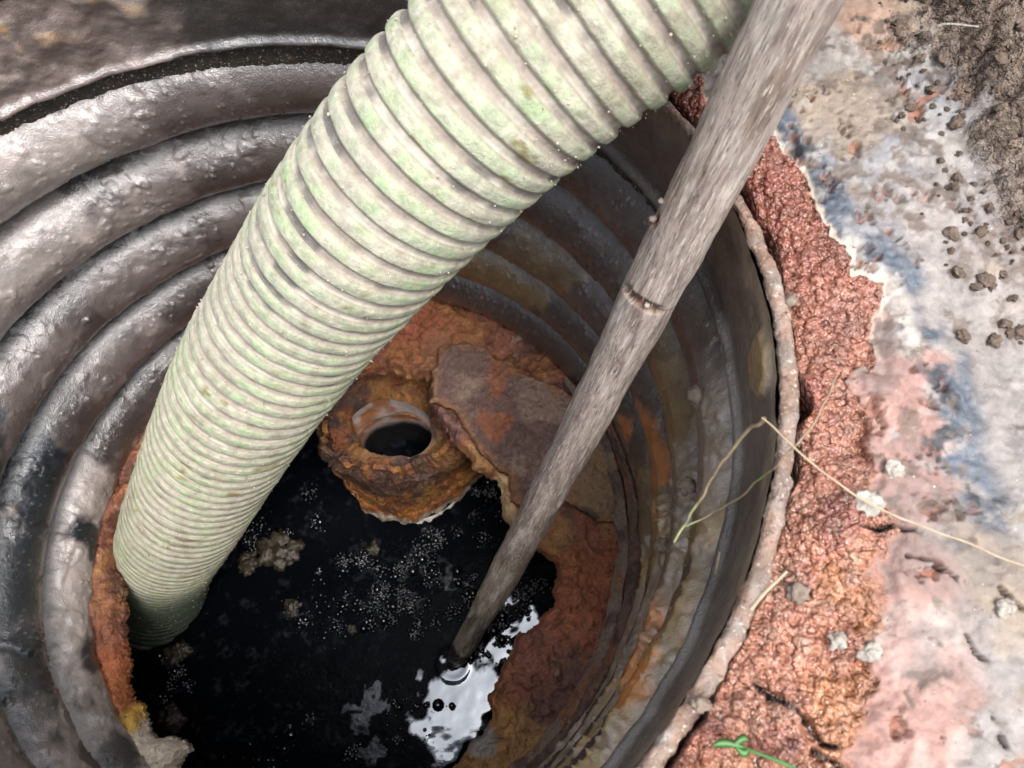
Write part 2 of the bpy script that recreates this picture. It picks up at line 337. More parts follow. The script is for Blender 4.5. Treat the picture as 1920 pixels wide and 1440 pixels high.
col = mix(col, (.20, .12, .085), ss(-.1, .4, fbm(P, 70, 5, 61)) * top * .7)
lumps = .0006 * n2 + .0012 * fbm(P, 180, 4, 62, .65) + .0025 * ss(.6, .9, fbm(P, 40, 3, 63))
P[:, 2] += lumps * top + .004 * fbm(np.stack([np.cos(th_), np.sin(th_), 0 * th_], 1), 2.2, 2, 55) * 1; ser = .0014 * fbm(P, 130, 4, 73, .65); P[:, 0] += ser * np.cos(th_); P[:, 1] += ser * np.sin(th_)
mesh_obj('rim', P, gridf(n, m, True, False, True), M_rim, riser, col, 0.)

# ================================================================== RUSTED PLATE AT THE BOTTOM
PZ = -.435
hole = [(205, 1000), (208, 1060), (222, 1110), (220, 1180), (228, 1240), (240, 1300), (260, 1340), (290, 1385), (312, 1383), (348, 1396), (330, 1440), (420, 1560), (620, 1600), (780, 1520), (838, 1440), (862, 1418), (905, 1385), (927, 1335), (918, 1310), (940, 1272), (955, 1222), (972, 1180), (1010, 1172), (1037, 1130), (1047, 1080), (1040, 1050),
        (1000, 1028), (980, 1000), (948, 965), (935, 905), (915, 885), (885, 872), (850, 830), (822, 790), (806, 745), (812, 702), (730, 692), (662, 702), (600, 760), (480, 800), (330, 860), (240, 930)]
HP = poly(hole, PZ)
ang = np.linspace(0, 2 * np.pi, 900, endpoint=False)
gx = np.arange(-.335, .3351, .0014); GX, GY = np.meshgrid(gx, gx, indexing='ij'); P2 = np.stack([GX.ravel(), GY.ravel()], 1)
P = np.concatenate([P2, np.zeros((len(P2), 1))], 1)
rr = np.hypot(P2[:, 0], P2[:, 1]) / ring_k(np.arctan2(P2[:, 1], P2[:, 0]), PZ)
d0 = sdf(P2, HP); jag = .0050 * fbm(P, 60, 4, 101) + .0012 * fbm(P, 160, 2, 102); d = d0 + jag
n1 = fbm(P, 13, 5, 110); n2 = fbm(P, 40, 5, 111, .6); n3 = fbm(P, 130, 4, 112, .6)
w1, w2, idv = worley(P2 + .004 * np.stack([n2, n3], 1), 95, 12)
lump = (1 - ss(0, .62, w1)) * (idv > .35) * (idv)
ridg = 1 - np.abs(fbm(P, 26, 4, 120))
h = .005 * n1 + .0042 * n2 + .0026 * n3 + .003 * lump * ss(-.2, .4, n1 + .2) - .004 * ss(.86, 1.0, ridg)
flake = np.floor((fbm(P, 18, 4, 140) + 1) * 3.2) / 3.2; h = h + .0035 * flake
h = h - .016 * ss(.006, -.001, d) + .002 * ss(.02, .008, d)
h = h + .018 * ss(.27, .30, rr) * ss(-.3, .5, n1 * .2 + .1)
P[:, 2] = PZ + h
CR = dict(red=(.21, .080, .048), org=(.29, .115, .042), och=(.31, .165, .062), pur=(.125, .065, .058), tan=(.33, .22, .155))
col = np.broadcast_to(np.array(CR['red']), P.shape).copy()
col = mix(col, CR['org'], ss(-.1, .45, fbm(P, 17, 5, 130))); col = mix(col, CR['och'], ss(.15, .5, fbm(P, 24, 5, 131)) * .75)
col = mix(col, CR['pur'], ss(.1, .5, fbm(P, 14, 5, 132)) * .85); col = mix(col, (.05, .03, .028), ss(.3, .75, fbm(P, 30, 5, 133)) * .7)
col = mix(col, CR['tan'], ss(.45, .8, n3 * .5 + n2 * .6) * .6); col = mix(col, (.04, .022, .016), ss(.88, 1.0, ridg) * .6)
def pl(px, py, rad, c, amt, seed):
    global col
    q = at(px, py, PZ)[:2]; col = mix(col, c, ss(1.1, .7, np.hypot(*(P2 - q).T) / rad + .35 * fbm(P, 34, 4, seed)) * amt)
pl(300, 1385, .05, (.60, .36, .07), .9, 1); pl(290, 1420, .035, (.55, .48, .40), .9, 2); pl(200, 1180, .05, CR['red'], .6, 3); pl(215, 1280, .04, (.32, .10, .04), .8, 4)
pl(820, 640, .06, CR['org'], .5, 5); pl(760, 600, .05, (.33, .11, .06), .8, 6); pl(950, 1400, .05, CR['och'], .8, 7); pl(905, 1395, .018, (.24, .22, .20), .9, 8)
pl(1010, 1000, .035, CR['och'], .8, 9); pl(1100, 1120, .06, (.30, .10, .05), .7, 10); pl(980, 1250, .04, CR['red'], .8, 11); pl(945, 950, .02, (.55, .40, .22), .8, 12); pl(940, 905, .012, (.55, .40, .22), .9, 13)
rg = -.28 * ss(.2, .7, ss(1.1, .3, np.hypot(*(P2 - at(280, 1350, PZ)[:2]).T) / .10) + .3 * n2) - .22 * ss(1.2, .4, np.hypot(*(P2 - at(900, 1430, PZ)[:2]).T) / .07)
n = len(gx); F = gridf(n, n); keep = (d > -.0012) & (rr < .325); F = F[keep[F].all(1)]
used = np.unique(F); remap = -np.ones(len(P), int); remap[used] = np.arange(len(used))
plate = thing('rusted_tank_lid', 'rusted steel tank lid with a large ragged hole at the foot of the pipe', 'tank lid', (0, 0, PZ))
mesh_obj('plate', P[used], remap[F], M_rust, plate, col[used], rg[used])
# side of the plate along the ragged hole (gives it thickness)
bs, cnt = np.unique(np.sort(np.concatenate([remap[F][:, [0, 1]], remap[F][:, [1, 2]], remap[F][:, [2, 3]], remap[F][:, [3, 0]]]), axis=1), axis=0, return_counts=True)
bs = bs[cnt == 1]; PU = P[used]; bm_ = np.hypot(*PU[:, :2].T); bs = bs[(rr[used][bs] < .30).all(1)]
ids = np.unique(bs); mp = {v: k for k, v in enumerate(ids)}
Vt = PU[ids]; Vm = Vt + np.stack([.001 * n2[used][ids], .001 * n2[used][ids], np.full(len(ids), -.004)], 1); Vb = Vt + np.stack([.002 * n2[used][ids], .002 * n2[used][ids], -.009 - .002 * n2[used][ids]], 1); k = len(ids)
B = np.array([[mp[a], mp[b]] for a, b in bs])
mesh_obj('broken_edge', np.vstack([Vt, Vm, Vb]), np.vstack([np.stack([B[:, 0], B[:, 1], B[:, 1] + k, B[:, 0] + k], 1), np.stack([B[:, 0] + k, B[:, 1] + k, B[:, 1] + 2 * k, B[:, 0] + 2 * k], 1)]),
         M_rust, plate, np.tile(col[used][ids] * .9, (3, 1)), 0.)

# loose scale slabs lying on the plate
def slab(pts, z, thick, label, c1, c2, seed, step=.0016, tilt=(0, 0)):
    Q = poly(pts, z); lo, hi = Q.min(0) - .006, Q.max(0) + .006
    ax, ay = np.arange(lo[0], hi[0], step), np.arange(lo[1], hi[1], step); A, Bq = np.meshgrid(ax, ay, indexing='ij'); p2 = np.stack([A.ravel(), Bq.ravel()], 1)
    p = np.concatenate([p2, np.zeros((len(p2), 1))], 1); d = sdf(p2, Q) + .003 * fbm(p, 70, 4, seed)
    h = .0035 * fbm(p, 22, 4, seed + 1) + .003 * fbm(p, 75, 4, seed + 2) + .0022 * fbm(p, 240, 3, seed + 3)
    c0 = Q.mean(0); h = h + (p2 - c0) @ np.array(tilt)
    p[:, 2] = z + h - .5 * thick * ss(-.004, .0, d)
    col = mix(np.broadcast_to(np.array(c1), p.shape).copy(), c2, ss(-.1, .5, fbm(p, 30, 5, seed + 4))); col = mix(col, (.25, .09, .045), ss(.3, .7, fbm(p, 26, 4, seed + 5)) * .7)
    col = mix(col, (.33, .15, .06), ss(-.012, -.001, d + .003 * fbm(p, 90, 3, seed + 9)) * .5); col = mix(col, (.035, .035, .045), ss(.45, .75, fbm(p, 20, 4, seed + 6)) * .7)
    F = gridf(len(ax), len(ay)); kp = d < .001; F = F[kp[F].all(1)]; used = np.unique(F); rm = -np.ones(len(p), int); rm[used] = np.arange(len(used)); F = rm[F]; T = p[used]
    Bo = T.copy(); Bo[:, 2] -= thick + .002 * fbm(T, 60, 3, seed + 8)
    E, cn = np.unique(np.sort(np.concatenate([F[:, [0, 1]], F[:, [1, 2]], F[:, [2, 3]], F[:, [3, 0]]]), axis=1), axis=0, return_counts=True); E = E[cn == 1]; k = len(T)
    FF = np.vstack([F, F[:, ::-1] + k, np.stack([E[:, 0], E[:, 1], E[:, 1] + k, E[:, 0] + k], 1)])
    o = mesh_obj('rust_slab', np.vstack([T, Bo]), FF, M_scale, None, np.vstack([col[used], col[used] * .8]), 0.)
    return tag(o, label, 'rust slab')
slab([(824, 648), (870, 640), (915, 655), (985, 700), (1060, 730), (1100, 760), (1150, 800), (1140, 870), (1085, 905), (1050, 945), (1000, 962), (962, 935), (952, 895), (905, 850), (880, 818), (850, 770), (806, 748), (812, 700)],
     PZ + .020, .010, 'big dull purple-brown slab of rust scale lying beside the broken pipe', (.125, .078, .066), (.21, .145, .115), 300, tilt=(.02, .0))
slab([(1085, 800), (1140, 790), (1150, 840), (1165, 880), (1178, 940), (1172, 985), (1120, 975), (1085, 950), (1045, 925), (1050, 870)],
     PZ + .026, .010, 'smaller tan slab of rust scale to the right of the wooden pole', (.24, .155, .09), (.15, .105, .085), 330, tilt=(-.05, .03))

# peeling liner strips round the foot of the pipe on the right
def strip(z, a0, a1, r0, w, label, c, seed, par):
    n, m = 380, 8; t = np.linspace(a0, a1, n); T, Uu = np.meshgrid(t, np.linspace(0, 1, m), indexing='ij')
    Pd = np.stack([np.cos(T), np.sin(T), 0 * T], -1).reshape(-1, 3)
    wob = (.0016 * fbm(Pd, 9, 3, seed) + .0008 * fbm(Pd, 60, 3, seed + 1)).reshape(T.shape); end = np.sin(np.pi * np.clip((T - a0) / (a1 - a0), .001, 1)) ** .25
    r = (r0 + wob + (Uu - .5) * w * end * (1 + .25 * fbm(Pd, 40, 3, seed + 2).reshape(T.shape))) * ring_k(T, z + 0 * T); zz = z + .010 * Uu + .003 * np.sin(np.pi * Uu) + wob
    top = np.stack([r * np.cos(T), r * np.sin(T), zz], -1).reshape(-1, 3); bot = top.copy(); bot[:, 2] -= .004
    F = gridf(n, m); k = len(top); side = []
    e0 = np.arange(n - 1) * m; e1 = e0 + m - 1
    side = np.vstack([np.stack([e0, e0 + m, e0 + m + k, e0 + k], 1), np.stack([e1 + m, e1, e1 + k, e1 + m + k], 1)])
    V = np.vstack([top, bot]); cc = mix(np.broadcast_to(np.array(c), V.shape).copy(), (.24, .10, .05), ss(.0, .6, fbm(V, 35, 4, seed + 5)) * .8); cc = mix(cc, (.04, .032, .03), ss(.1, .6, fbm(V, 60, 4, seed + 6)) * .6)
    o = mesh_obj('peeled_strip', V, np.vstack([F, F[:, ::-1] + k, side]), M_scale, par, cc, -.15); return o
gk = thing('sealing_gasket', 'peeling grey-brown gasket strips round the foot of the pipe by the right wall', 'gasket', (.27, -.05, -.41))
strip(PZ + .028, -1.05, .62, .2900, .012, '', (.20, .145, .115), 400, gk)
strip(PZ + .046, -1.2, .50, .2990, .009, '', (.16, .10, .08), 410, gk)

# ================================================================== TANK INTERIOR AND WATER
WZ = -.68
def box_shell(name, lo, hi, m):
    x0, y0, z0 = lo; x1, y1, z1 = hi
    V = [(x0, y0, z0), (x1, y0, z0), (x1, y1, z0), (x0, y1, z0), (x0, y0, z1), (x1, y0, z1), (x1, y1, z1), (x0, y1, z1)]
    return kind(mesh_obj(name, V, [(0, 1, 2, 3), (0, 4, 5, 1), (1, 5, 6, 2), (2, 6, 7, 3), (3, 7, 4, 0)], m, smooth=False), 'structure')
box_shell('tank_wall', (-.8, -.8, -1.3), (.8, .8, -.46), M_wall)
n = 120; a = np.linspace(0, 2 * np.pi, n, endpoint=False); k = .8 / np.maximum(np.abs(np.cos(a)), np.abs(np.sin(a)))
V = np.concatenate([np.stack([.315 * np.cos(a), .315 * np.sin(a), np.full(n, -.46)], 1), np.stack([k * np.cos(a), k * np.sin(a), np.full(n, -.46)], 1)])
kind(mesh_obj('tank_ceiling', V, gridf(2, n, False, True), M_wall, smooth=False), 'structure')

# water: black liquid, matt scum film, its open patches shaped to place the sky's reflection
gx = np.arange(-.42, .3801, .003); gy = np.arange(-.42, .3801, .003); GX, GY = np.meshgrid(gx, gy, indexing='ij'); P2 = np.stack([GX.ravel(), GY.ravel()], 1); P = np.concatenate([P2, np.full((len(P2), 1), 0.)], 1)
tip = at(850, 1246, WZ)[:2]; dt = np.hypot(*(P2 - tip).T)
h = .0004 * fbm(P, 14, 3, 500) + .0002 * fbm(P, 60, 3, 501) + .0010 * np.exp(-((dt - .020) / .004) ** 2)
P[:, 2] = WZ + h * ss(.0, .02, .42 - np.maximum(np.abs(P2[:, 0]), np.abs(P2[:, 1])))
V = P; F = gridf(len(gx), len(gy))
openp = np.zeros(len(P2))
for px, py, rad, am in ((880, 1340, .065, 1), (940, 1195, .038, 1), (872, 1262, .016, 1), (965, 1160, .03, 1), (880, 1410, .05, 1), (690, 1325, .035, .27), (700, 1400, .03, .25), (905, 1290, .025, .8), (700, 1060, .05, .2), (790, 1080, .05, .22), (560, 1165, .03, .2)):
    q = at(px, py, WZ)[:2]; openp = np.maximum(openp, am * (1 if am > .5 else ss(-.15, .3, fbm(P, 75, 4, 520))) * ss(1.2, .75, np.hypot(*(P2 - q).T) / rad + .42 * fbm(P, 45, 5, 510, .6)))
colw = np.zeros((len(P2), 3)); colw[:, 0] = openp
M_water = bpy.data.materials.new('black_liquid'); M_water.use_nodes = True
t = M_water.node_tree; N = t.nodes; L = t.links; b = N['Principled BSDF']
at_ = N.new('ShaderNodeAttribute'); at_.attribute_name = 'col'; sp = N.new('ShaderNodeSeparateColor'); L.new(at_.outputs['Color'], sp.inputs[0])
tc = N.new('ShaderNodeTexCoord')
def wn(sc, det=4, ro=.6):
    n_ = N.new('ShaderNodeTexNoise'); n_.inputs['Scale'].default_value = sc; n_.inputs['Detail'].default_value = det; n_.inputs['Roughness'].default_value = ro; L.new(tc.outputs['Object'], n_.inputs['Vector']); return n_.outputs['Fac']
mr = N.new('ShaderNodeMapRange'); mr.inputs[1].default_value = .15; mr.inputs[2].default_value = .75; L.new(sp.outputs[0], mr.inputs[0])
cm = N.new('ShaderNodeMapRange'); cm.inputs[3].default_value = .22; cm.inputs[4].default_value = .04; L.new(mr.outputs[0], cm.inputs[0]); L.new(cm.outputs[0], b.inputs['Roughness'])
cs = N.new('ShaderNodeMapRange'); cs.inputs[3].default_value = .012; cs.inputs[4].default_value = 1.0; L.new(mr.outputs[0], cs.inputs[0]); L.new(cs.outputs[0], b.inputs['Specular IOR Level'])
b.inputs['IOR'].default_value = 1.75
b.inputs['Specular Tint'].default_value = (.86, .92, 1, 1)
rmp = N.new('ShaderNodeValToRGB'); rmp.color_ramp.elements[0].position = .55; rmp.color_ramp.elements[0].color = (.0015, .002, .003, 1)
rmp.color_ramp.elements[1].position = .8; rmp.color_ramp.elements[1].color = (.02, .024, .028, 1); L.new(wn(55, 6, .7), rmp.inputs[0]); L.new(rmp.outputs[0], b.inputs['Base Color'])
b1 = N.new('ShaderNodeBump'); b1.inputs['Distance'].default_value = .0005; L.new(wn(160, 4), b1.inputs['Height'])
# open patches stay calm
ms = N.new('ShaderNodeMapRange'); ms.inputs[3].default_value = 1.; ms.inputs[4].default_value = .05; L.new(mr.outputs[0], ms.inputs[0]); L.new(ms.outputs[0], b1.inputs['Strength'])
L.new(b1.outputs[0], b.inputs['Normal'])
wat = kind(mesh_obj('water', V, F, M_water, None, colw), 'structure')
wat['label'] = 'black waste water with scum film'
V = []; F = []
for (x0, x1, y0, y1) in ((-.8, -.42, -.8, .8), (.379, .8, -.8, .8), (-.42, .379, -.8, -.42), (-.42, .379, .379, .8)):
    k = len(V); V += [(x0, y0, WZ), (x1, y0, WZ), (x1, y1, WZ), (x0, y1, WZ)]; F.append((k, k + 1, k + 2, k + 3))
kind(mesh_obj('water', V, F, M_water, None, np.zeros((len(V), 3)), smooth=False), 'structure')
# foam bubbles
rng = np.random.default_rng(4)
bm = bmesh.new(); bmesh.ops.create_icosphere(bm, subdivisions=2, radius=1); bv = np.array([v.co[:] for v in bm.verts]); bf = np.array([[v.index for v in f.verts] for f in bm.faces]); bm.free()
cl = [(700, 1050, 60, 260), (780, 1080, 70, 320), (690, 1130, 60, 260), (760, 1140, 70, 300), (865, 1080, 26, 150), (830, 1010, 50, 160), (900, 960, 60, 170), (595, 1072, 16, 40), (560, 1165, 28, 70), (915, 1180, 34, 180), (950, 1120, 70, 300), (1000, 1090, 50, 220), (900, 1110, 50, 150), (955, 1250, 30, 150), (900, 1235, 20, 60),
      (600, 1000, 60, 60), (500, 960, 90, 60), (340, 1240, 50, 140), (330, 1300, 40, 60), (545, 1370, 14, 30), (735, 1320, 18, 40), (790, 1330, 16, 50), (1010, 1020, 30, 80), (880, 920, 40, 90), (620, 1250, 260, 110), (800, 1180, 40, 90), (640, 1390, 70, 60), (460, 1050, 60, 50), (740, 1200, 80, 80), (840, 1320, 14, 40)]
BV = []; BF = []; kk = 0
for px, py, rad, cnt in cl:
    sub = [(px + rng.normal() * rad * .55, py + rng.normal() * rad * .55) for _ in range(max(2, cnt // 30))]
    for _ in range(int(cnt * 1.5)):
        sx, sy = sub[rng.integers(len(sub))]
        q = at(sx + rng.normal() * rad * .13, sy + rng.normal() * rad * .13, WZ); s = .0008 + .0028 * rng.random() ** 2.5 + (.006 * rng.random() if rng.random() < .025 else 0)
        BV.append(bv * s + q + [0, 0, -s * .1]); BF.append(bf + kk); kk += len(bv)
fo = mesh_obj('foam', np.vstack(BV), np.vstack(BF), M_bub); kind(fo, 'stuff'); fo['label'] = 'small bubbles of foam on the black water'
# floating clumps
def lump_mesh(rad, seed, flat=.5, sub=4, rough=.35, fr=None):
    bm = bmesh.new(); bmesh.ops.create_icosphere(bm, subdivisions=sub, radius=1); v = np.array([x.co[:] for x in bm.verts]); f = np.array([[x.index for x in q.verts] for q in bm.faces]); bm.free()
    v = v * (1 + rough * fbm(v + seed, 1.9, 4, seed, .6))[:, None]; v = v * (1 + .25 * rough * fbm(v, 5, 3, seed + 1))[:, None]
    v[:, 2] *= flat; return v * rad, f
for px, py, rad, lb in ((525, 1030, .026, 'brown clump of solids, the largest floating beside the green hose'), (468, 1055, .014, 'small dark clump floating closest to the green hose'), (548, 1140, .011, 'small brown clump above a patch of foam below the large clump'),
                        (700, 1030, .009, 'little tan clump floating under the broken rusty pipe'), (335, 1225, .016, 'grey clump floating against the foot of the green hose'), (660, 1180, .006, 'tiny tan crumb floating in the middle of the black water'), (320, 1350, .016, 'dark clump floating by the lower left edge of the hole')):
    v, f = lump_mesh(rad, int(px), .42, rough=.6); q = at(px, py, WZ)
    o = mesh_obj('floating_clump', v, f, M_clump); o.location = q; tag(o, lb, 'floating clump', 'clumps floating on the black water')

# ================================================================== BROKEN BAFFLE PIPE UNDER THE LID
BC = at(724, 792, -.50); baf = thing('baffle_pipe', 'broken rusty outlet pipe with a round black opening, hanging into the black water', 'pipe', (BC[0], BC[1], WZ))
n, m = 420, 110
t_ = np.linspace(0, 2 * np.pi, n, endpoint=False); u = np.linspace(0, 1, m); T, U = np.meshgrid(t_, u, indexing='ij')
Pd = np.stack([np.cos(T), np.sin(T), 0 * T], -1).reshape(-1, 3); e = fbm(Pd, 2.4, 5, 600, .6).reshape(T.shape)
rightup = ss(1.3, .1, angdist(T, .35)); far = ss(1.5, .5, angdist(T, 1.7))
ztop = -.505 + .030 * e + .060 * rightup + .035 * far; zbot = WZ - .03
z = ztop + (zbot - ztop) * U; front = ss(1.5, .3, angdist(T, -1.55))
r = .103 - .006 * ss(.1, 1, U) - .012 * ss(.12, 0, U) + .006 * np.sin(3 * T + 1)
r = r * (1 + .10 * rightup) * (1 - .30 * front * (1 - U) ** .7)
P = np.stack([BC[0] + .006 + r * np.cos(T), BC[1] + r * np.sin(T), z], -1).reshape(-1, 3)
n1 = fbm(P, 22, 5, 610); n2 = fbm(P * np.array([1, 1, .45]), 70, 5, 611, .6); dd = .006 * n1 + .004 * n2 + .005 * (fbm(P, 9, 2, 9) > .25)
tt = T.ravel(); P[:, 0] += dd * np.cos(tt); P[:, 1] += dd * np.sin(tt)
col = mix(np.broadcast_to(np.array((.22, .085, .03)), P.shape).copy(), (.33, .17, .045), ss(-.2, .5, n1)); col = mix(col, (.09, .045, .03), ss(.0, .6, fbm(P, 30, 5, 612)) * .8)
col = mix(col, (.04, .03, .03), ss(.25, .12, np.abs(U.ravel() - .18) + .15 * n2) * ss(2.2, .8, angdist(tt, -1.9)) * .8); col = mix(col, (.26, .075, .03), ss(.55, .8, U.ravel() + .2 * n1) * .6)
scum = ss(.018, .004, P[:, 2] - WZ - .010 + .012 * n1); col = mix(col, (.40, .33, .25), scum)
mesh_obj('outer_shell', P, gridf(n, m, True), M_rust, baf, col, -.22)
Pi = P.copy(); Pi[:, 0] -= .007 * np.cos(tt); Pi[:, 1] -= .007 * np.sin(tt)
mesh_obj('inner_face', Pi, gridf(n, m, True, False, True), M_rust, baf, mix(col * .8, (.10, .07, .06), ss(-.2, .4, n2)), -.2)
E0 = np.arange(n) * m; k = len(P)
mesh_obj('torn_edge', np.vstack([P[E0], Pi[E0] + [0, 0, .001]]), gridf(2, n, False, True), M_rust, baf, np.tile(col[E0], (2, 1)), -.1)
# rust crust bridging between shell and inner pipe (a shelf with the round opening)
n, m = 320, 46; t_ = np.linspace(0, 2 * np.pi, n, endpoint=False); T, U = np.meshgrid(t_, np.linspace(0, 1, m), indexing='ij')
IC = np.array([BC[0] + .004, BC[1] - .004]); ri = .049; ang_far = ss(1.6, .4, angdist(T, 1.75))
r = ri + (.096 * (1 - .27 * ss(1.5, .3, angdist(T, -1.55))) - ri) * U; z = -.556 + .022 * U ** 1.5 + .004 * np.sin(2 * T)
P = np.stack([IC[0] + r * np.cos(T), IC[1] + r * np.sin(T) * (.66 + .34 * U), z + .02 * (1 - U) * ss(1.4, .4, angdist(T, -1.9))], -1).reshape(-1, 3); n1 = fbm(P, 30, 5, 620, .6); P[:, 2] += .008 * n1 * ss(0, .25, U.ravel()); P[:, 0] += .003 * fbm(P, 50, 3, 6); P[:, 1] += .003 * fbm(P, 50, 3, 7)
col = mix(np.broadcast_to(np.array((.20, .07, .032)), P.shape).copy(), (.07, .045, .038), ss(-.4, .3, n1)); col = mix(col, (.28, .14, .04), ss(.3, .7, fbm(P, 22, 4, 621)) * .6)
mesh_obj('rust_crust', P, gridf(n, m, True), M_rust, baf, col, -.25)
n, m = 260, 40; t_ = np.linspace(0, 2 * np.pi, n, endpoint=False); T, U = np.meshgrid(t_, np.linspace(0, 1, m), indexing='ij'); far = ss(1.55, 1.05, angdist(T, 1.65))
zt = -.548 + .040 * far; z = zt + (-.72 - zt) * U; r = (.050 + .006 * ss(.25, 0, U) * far)
P = np.stack([IC[0] + r * np.cos(T), IC[1] + r * np.sin(T) * .68, z], -1).reshape(-1, 3); n1 = fbm(P, 30, 4, 630)
P[:, 2] += .004 * n1 * (U.ravel() < .2); dd = .0015 * n1; P[:, 0] += dd * np.cos(T.ravel()); P[:, 1] += dd * np.sin(T.ravel())
up = ss(-.600, -.570, P[:, 2]); col = mix(np.broadcast_to(np.array((.012, .011, .011)), P.shape).copy(), (.42, .35, .32), up); col = mix(col, (.30, .13, .06), up * ss(.15, .6, n1))  # darkness inside the opening painted as near black on the lower wall
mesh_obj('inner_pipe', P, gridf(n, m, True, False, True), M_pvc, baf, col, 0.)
# white scum round the waterline of the baffle
n = 300; t_ = np.linspace(0, 2 * np.pi, n, endpoint=False); Pd = np.stack([np.cos(t_), np.sin(t_), 0 * t_], 1); w = .003 + .006 * fbm(Pd, 3, 4, 650) + .003 * fbm(Pd, 12, 3, 651); w = np.maximum(w, .0008)
prof = np.linspace(0, 1, 8); T, Q = np.meshgrid(t_, prof, indexing='ij'); r = .094 + w[:, None] * Q; z = WZ + .004 * np.cos(Q * np.pi / 2) - .001
V = np.stack([BC[0] + .006 + r * np.cos(T), BC[1] + r * np.sin(T), z], -1).reshape(-1, 3)
mesh_obj('scum_ring', V, gridf(n, 8, True), M_fat, baf)

# ================================================================== GREEN SUCTION HOSE
hp = [(.468, .245, .315), (.396, .218, .258), (.312, .184, .196), (.234, .156, .144), (.170, .136, .096), (.098, .117, .018), (.033, .093, -.063), (-.022, .062, -.130), (-.082, .030, -.218), (-.150, -.009, -.323), (-.215, -.032, -.435), (-.262, -.053, -.530), (-.300, -.090, -.610), (-.333, -.128, -.68), (-.36, -.16, -.75)]
hp = [tuple(CAMP + (np.array(p) - CAMP) * (1 + .12 * float(ss(.05, -.5, np.array(p[2]))) + .07 * float(ss(.0, .16, np.array(p[2]))))) for p in hp]
C = spline(hp, 1400)
for _ in range(60): C[1:-1] = .5 * C[1:-1] + .25 * (C[:-2] + C[2:])
ds = np.r_[0, np.cumsum(np.linalg.norm(np.diff(C, axis=0), axis=1))]; Lh = ds[-1]
sN = np.linspace(0, Lh, 1600); C = np.stack([np.interp(sN, ds, C[:, k]) for k in range(3)], 1); T_, U_, B_ = frames(C)
HR, HPT = .0603, .0154
hose = thing('suction_hose', 'thick pale green ribbed suction hose running down into the black water', 'hose', tuple(C[-1]))
def helix(q0, q1, nq, prof, name, m_, base):
    turns = Lh / HPT - 1; nseg = int(turns * 110); phi = np.linspace(0, turns * 2 * np.pi, nseg); q = np.linspace(q0, q1, nq)
    PH, Q = np.meshgrid(phi, q, indexing='ij'); s = (PH / (2 * np.pi) + Q) * HPT
    idx = np.clip(s / Lh * (len(sN) - 1), 0, len(sN) - 1.001); i0 = idx.astype(int); f = (idx - i0)[..., None]
    c = C[i0] * (1 - f) + C[i0 + 1] * f; uu = U_[i0] * (1 - f) + U_[i0 + 1] * f; bb = B_[i0] * (1 - f) + B_[i0 + 1] * f
    loc = np.stack([HR * np.cos(PH), HR * np.sin(PH), s], -1).reshape(-1, 3)
    nz = fbm(loc, 120, 4, 700) ; nz2 = fbm(loc, 25, 4, 701)
    r = HR + prof(Q) + (.00035 * nz + .0006 * nz2).reshape(Q.shape)
    V = c + r[..., None] * (np.cos(PH)[..., None] * uu + np.sin(PH)[..., None] * bb); V = V.reshape(-1, 3)
    col = base(loc, Q.ravel(), s.ravel(), PH.ravel(), V)
    return mesh_obj(name, V, gridf(nseg, nq), m_, hose, col, 0., loc)
def rib_prof(Q):
    x = np.clip(Q / .66, 0, 1); return .0014 * ss(0, .16, x) * ss(1, .84, x) + .0005 * np.sin(np.pi * x)
def rib_col(loc, q, s, ph, V):
    base = np.broadcast_to(np.array((.50, .52, .40)), loc.shape).copy()
    dust = ss(-.35, .3, fbm(loc * np.array([1, 1, .6]), 60, 5, 710, .7)); g = ss(.15, .5, fbm(loc * np.array([1, 1, .5]), 75, 5, 711, .65) + .05)
    c = mix(np.broadcast_to(np.array((.43, .47, .33)), loc.shape).copy(), (.49, .47, .37), dust); c = mix(c, (.28, .48, .19), g * .38); c = mix(c, (.34, .30, .24), ss(.25, .55, fbm(loc, 150, 4, 730, .65)) * .6)
    c = mix(c, (.27, .235, .18), ss(.16, .0, q) * .7 + ss(.52, .70, q) * .7); c = mix(c, (.30, .26, .19), ss(.2, .6, fbm(loc * np.array([1, 1, .25]), 55, 5, 733, .65)) * .55)
    c = mix(c, (.20, .17, .06), ss(.72, .85, fbm(loc, 80, 4, 713)) * .8); c = mix(c, (.36, .34, .28), ss(.2, .6, fbm(loc, 14, 4, 714)) * .5)
    c = c * .78; wet = ss(-.40, -.60, V[:, 2] + .03 * fbm(loc, 20, 3, 715)); return mix(c, (.05, .065, .045), wet)  # darkening towards the water is the pit's shade, put into the colour
def web_col(loc, q, s, ph, V):
    c = mix(np.broadcast_to(np.array((.25, .215, .18)), loc.shape).copy(), (.34, .31, .26), ss(-.2, .4, fbm(loc, 50, 4, 720))); c = mix(c, (.09, .085, .08), ss(.2, .6, fbm(loc, 35, 4, 721)) * .8)
    wet = ss(-.44, -.56, V[:, 2]); return mix(c, (.02, .022, .018), wet)  # web gets the same painted pit shade lower down
helix(0, .66, 14, rib_prof, 'spiral_rib', M_hoserib, rib_col)
helix(.66, 1.0, 9, lambda Q: -.0012 * ss(.66, .72, Q) * ss(1.0, .94, Q), 'web', M_hoseweb, web_col)
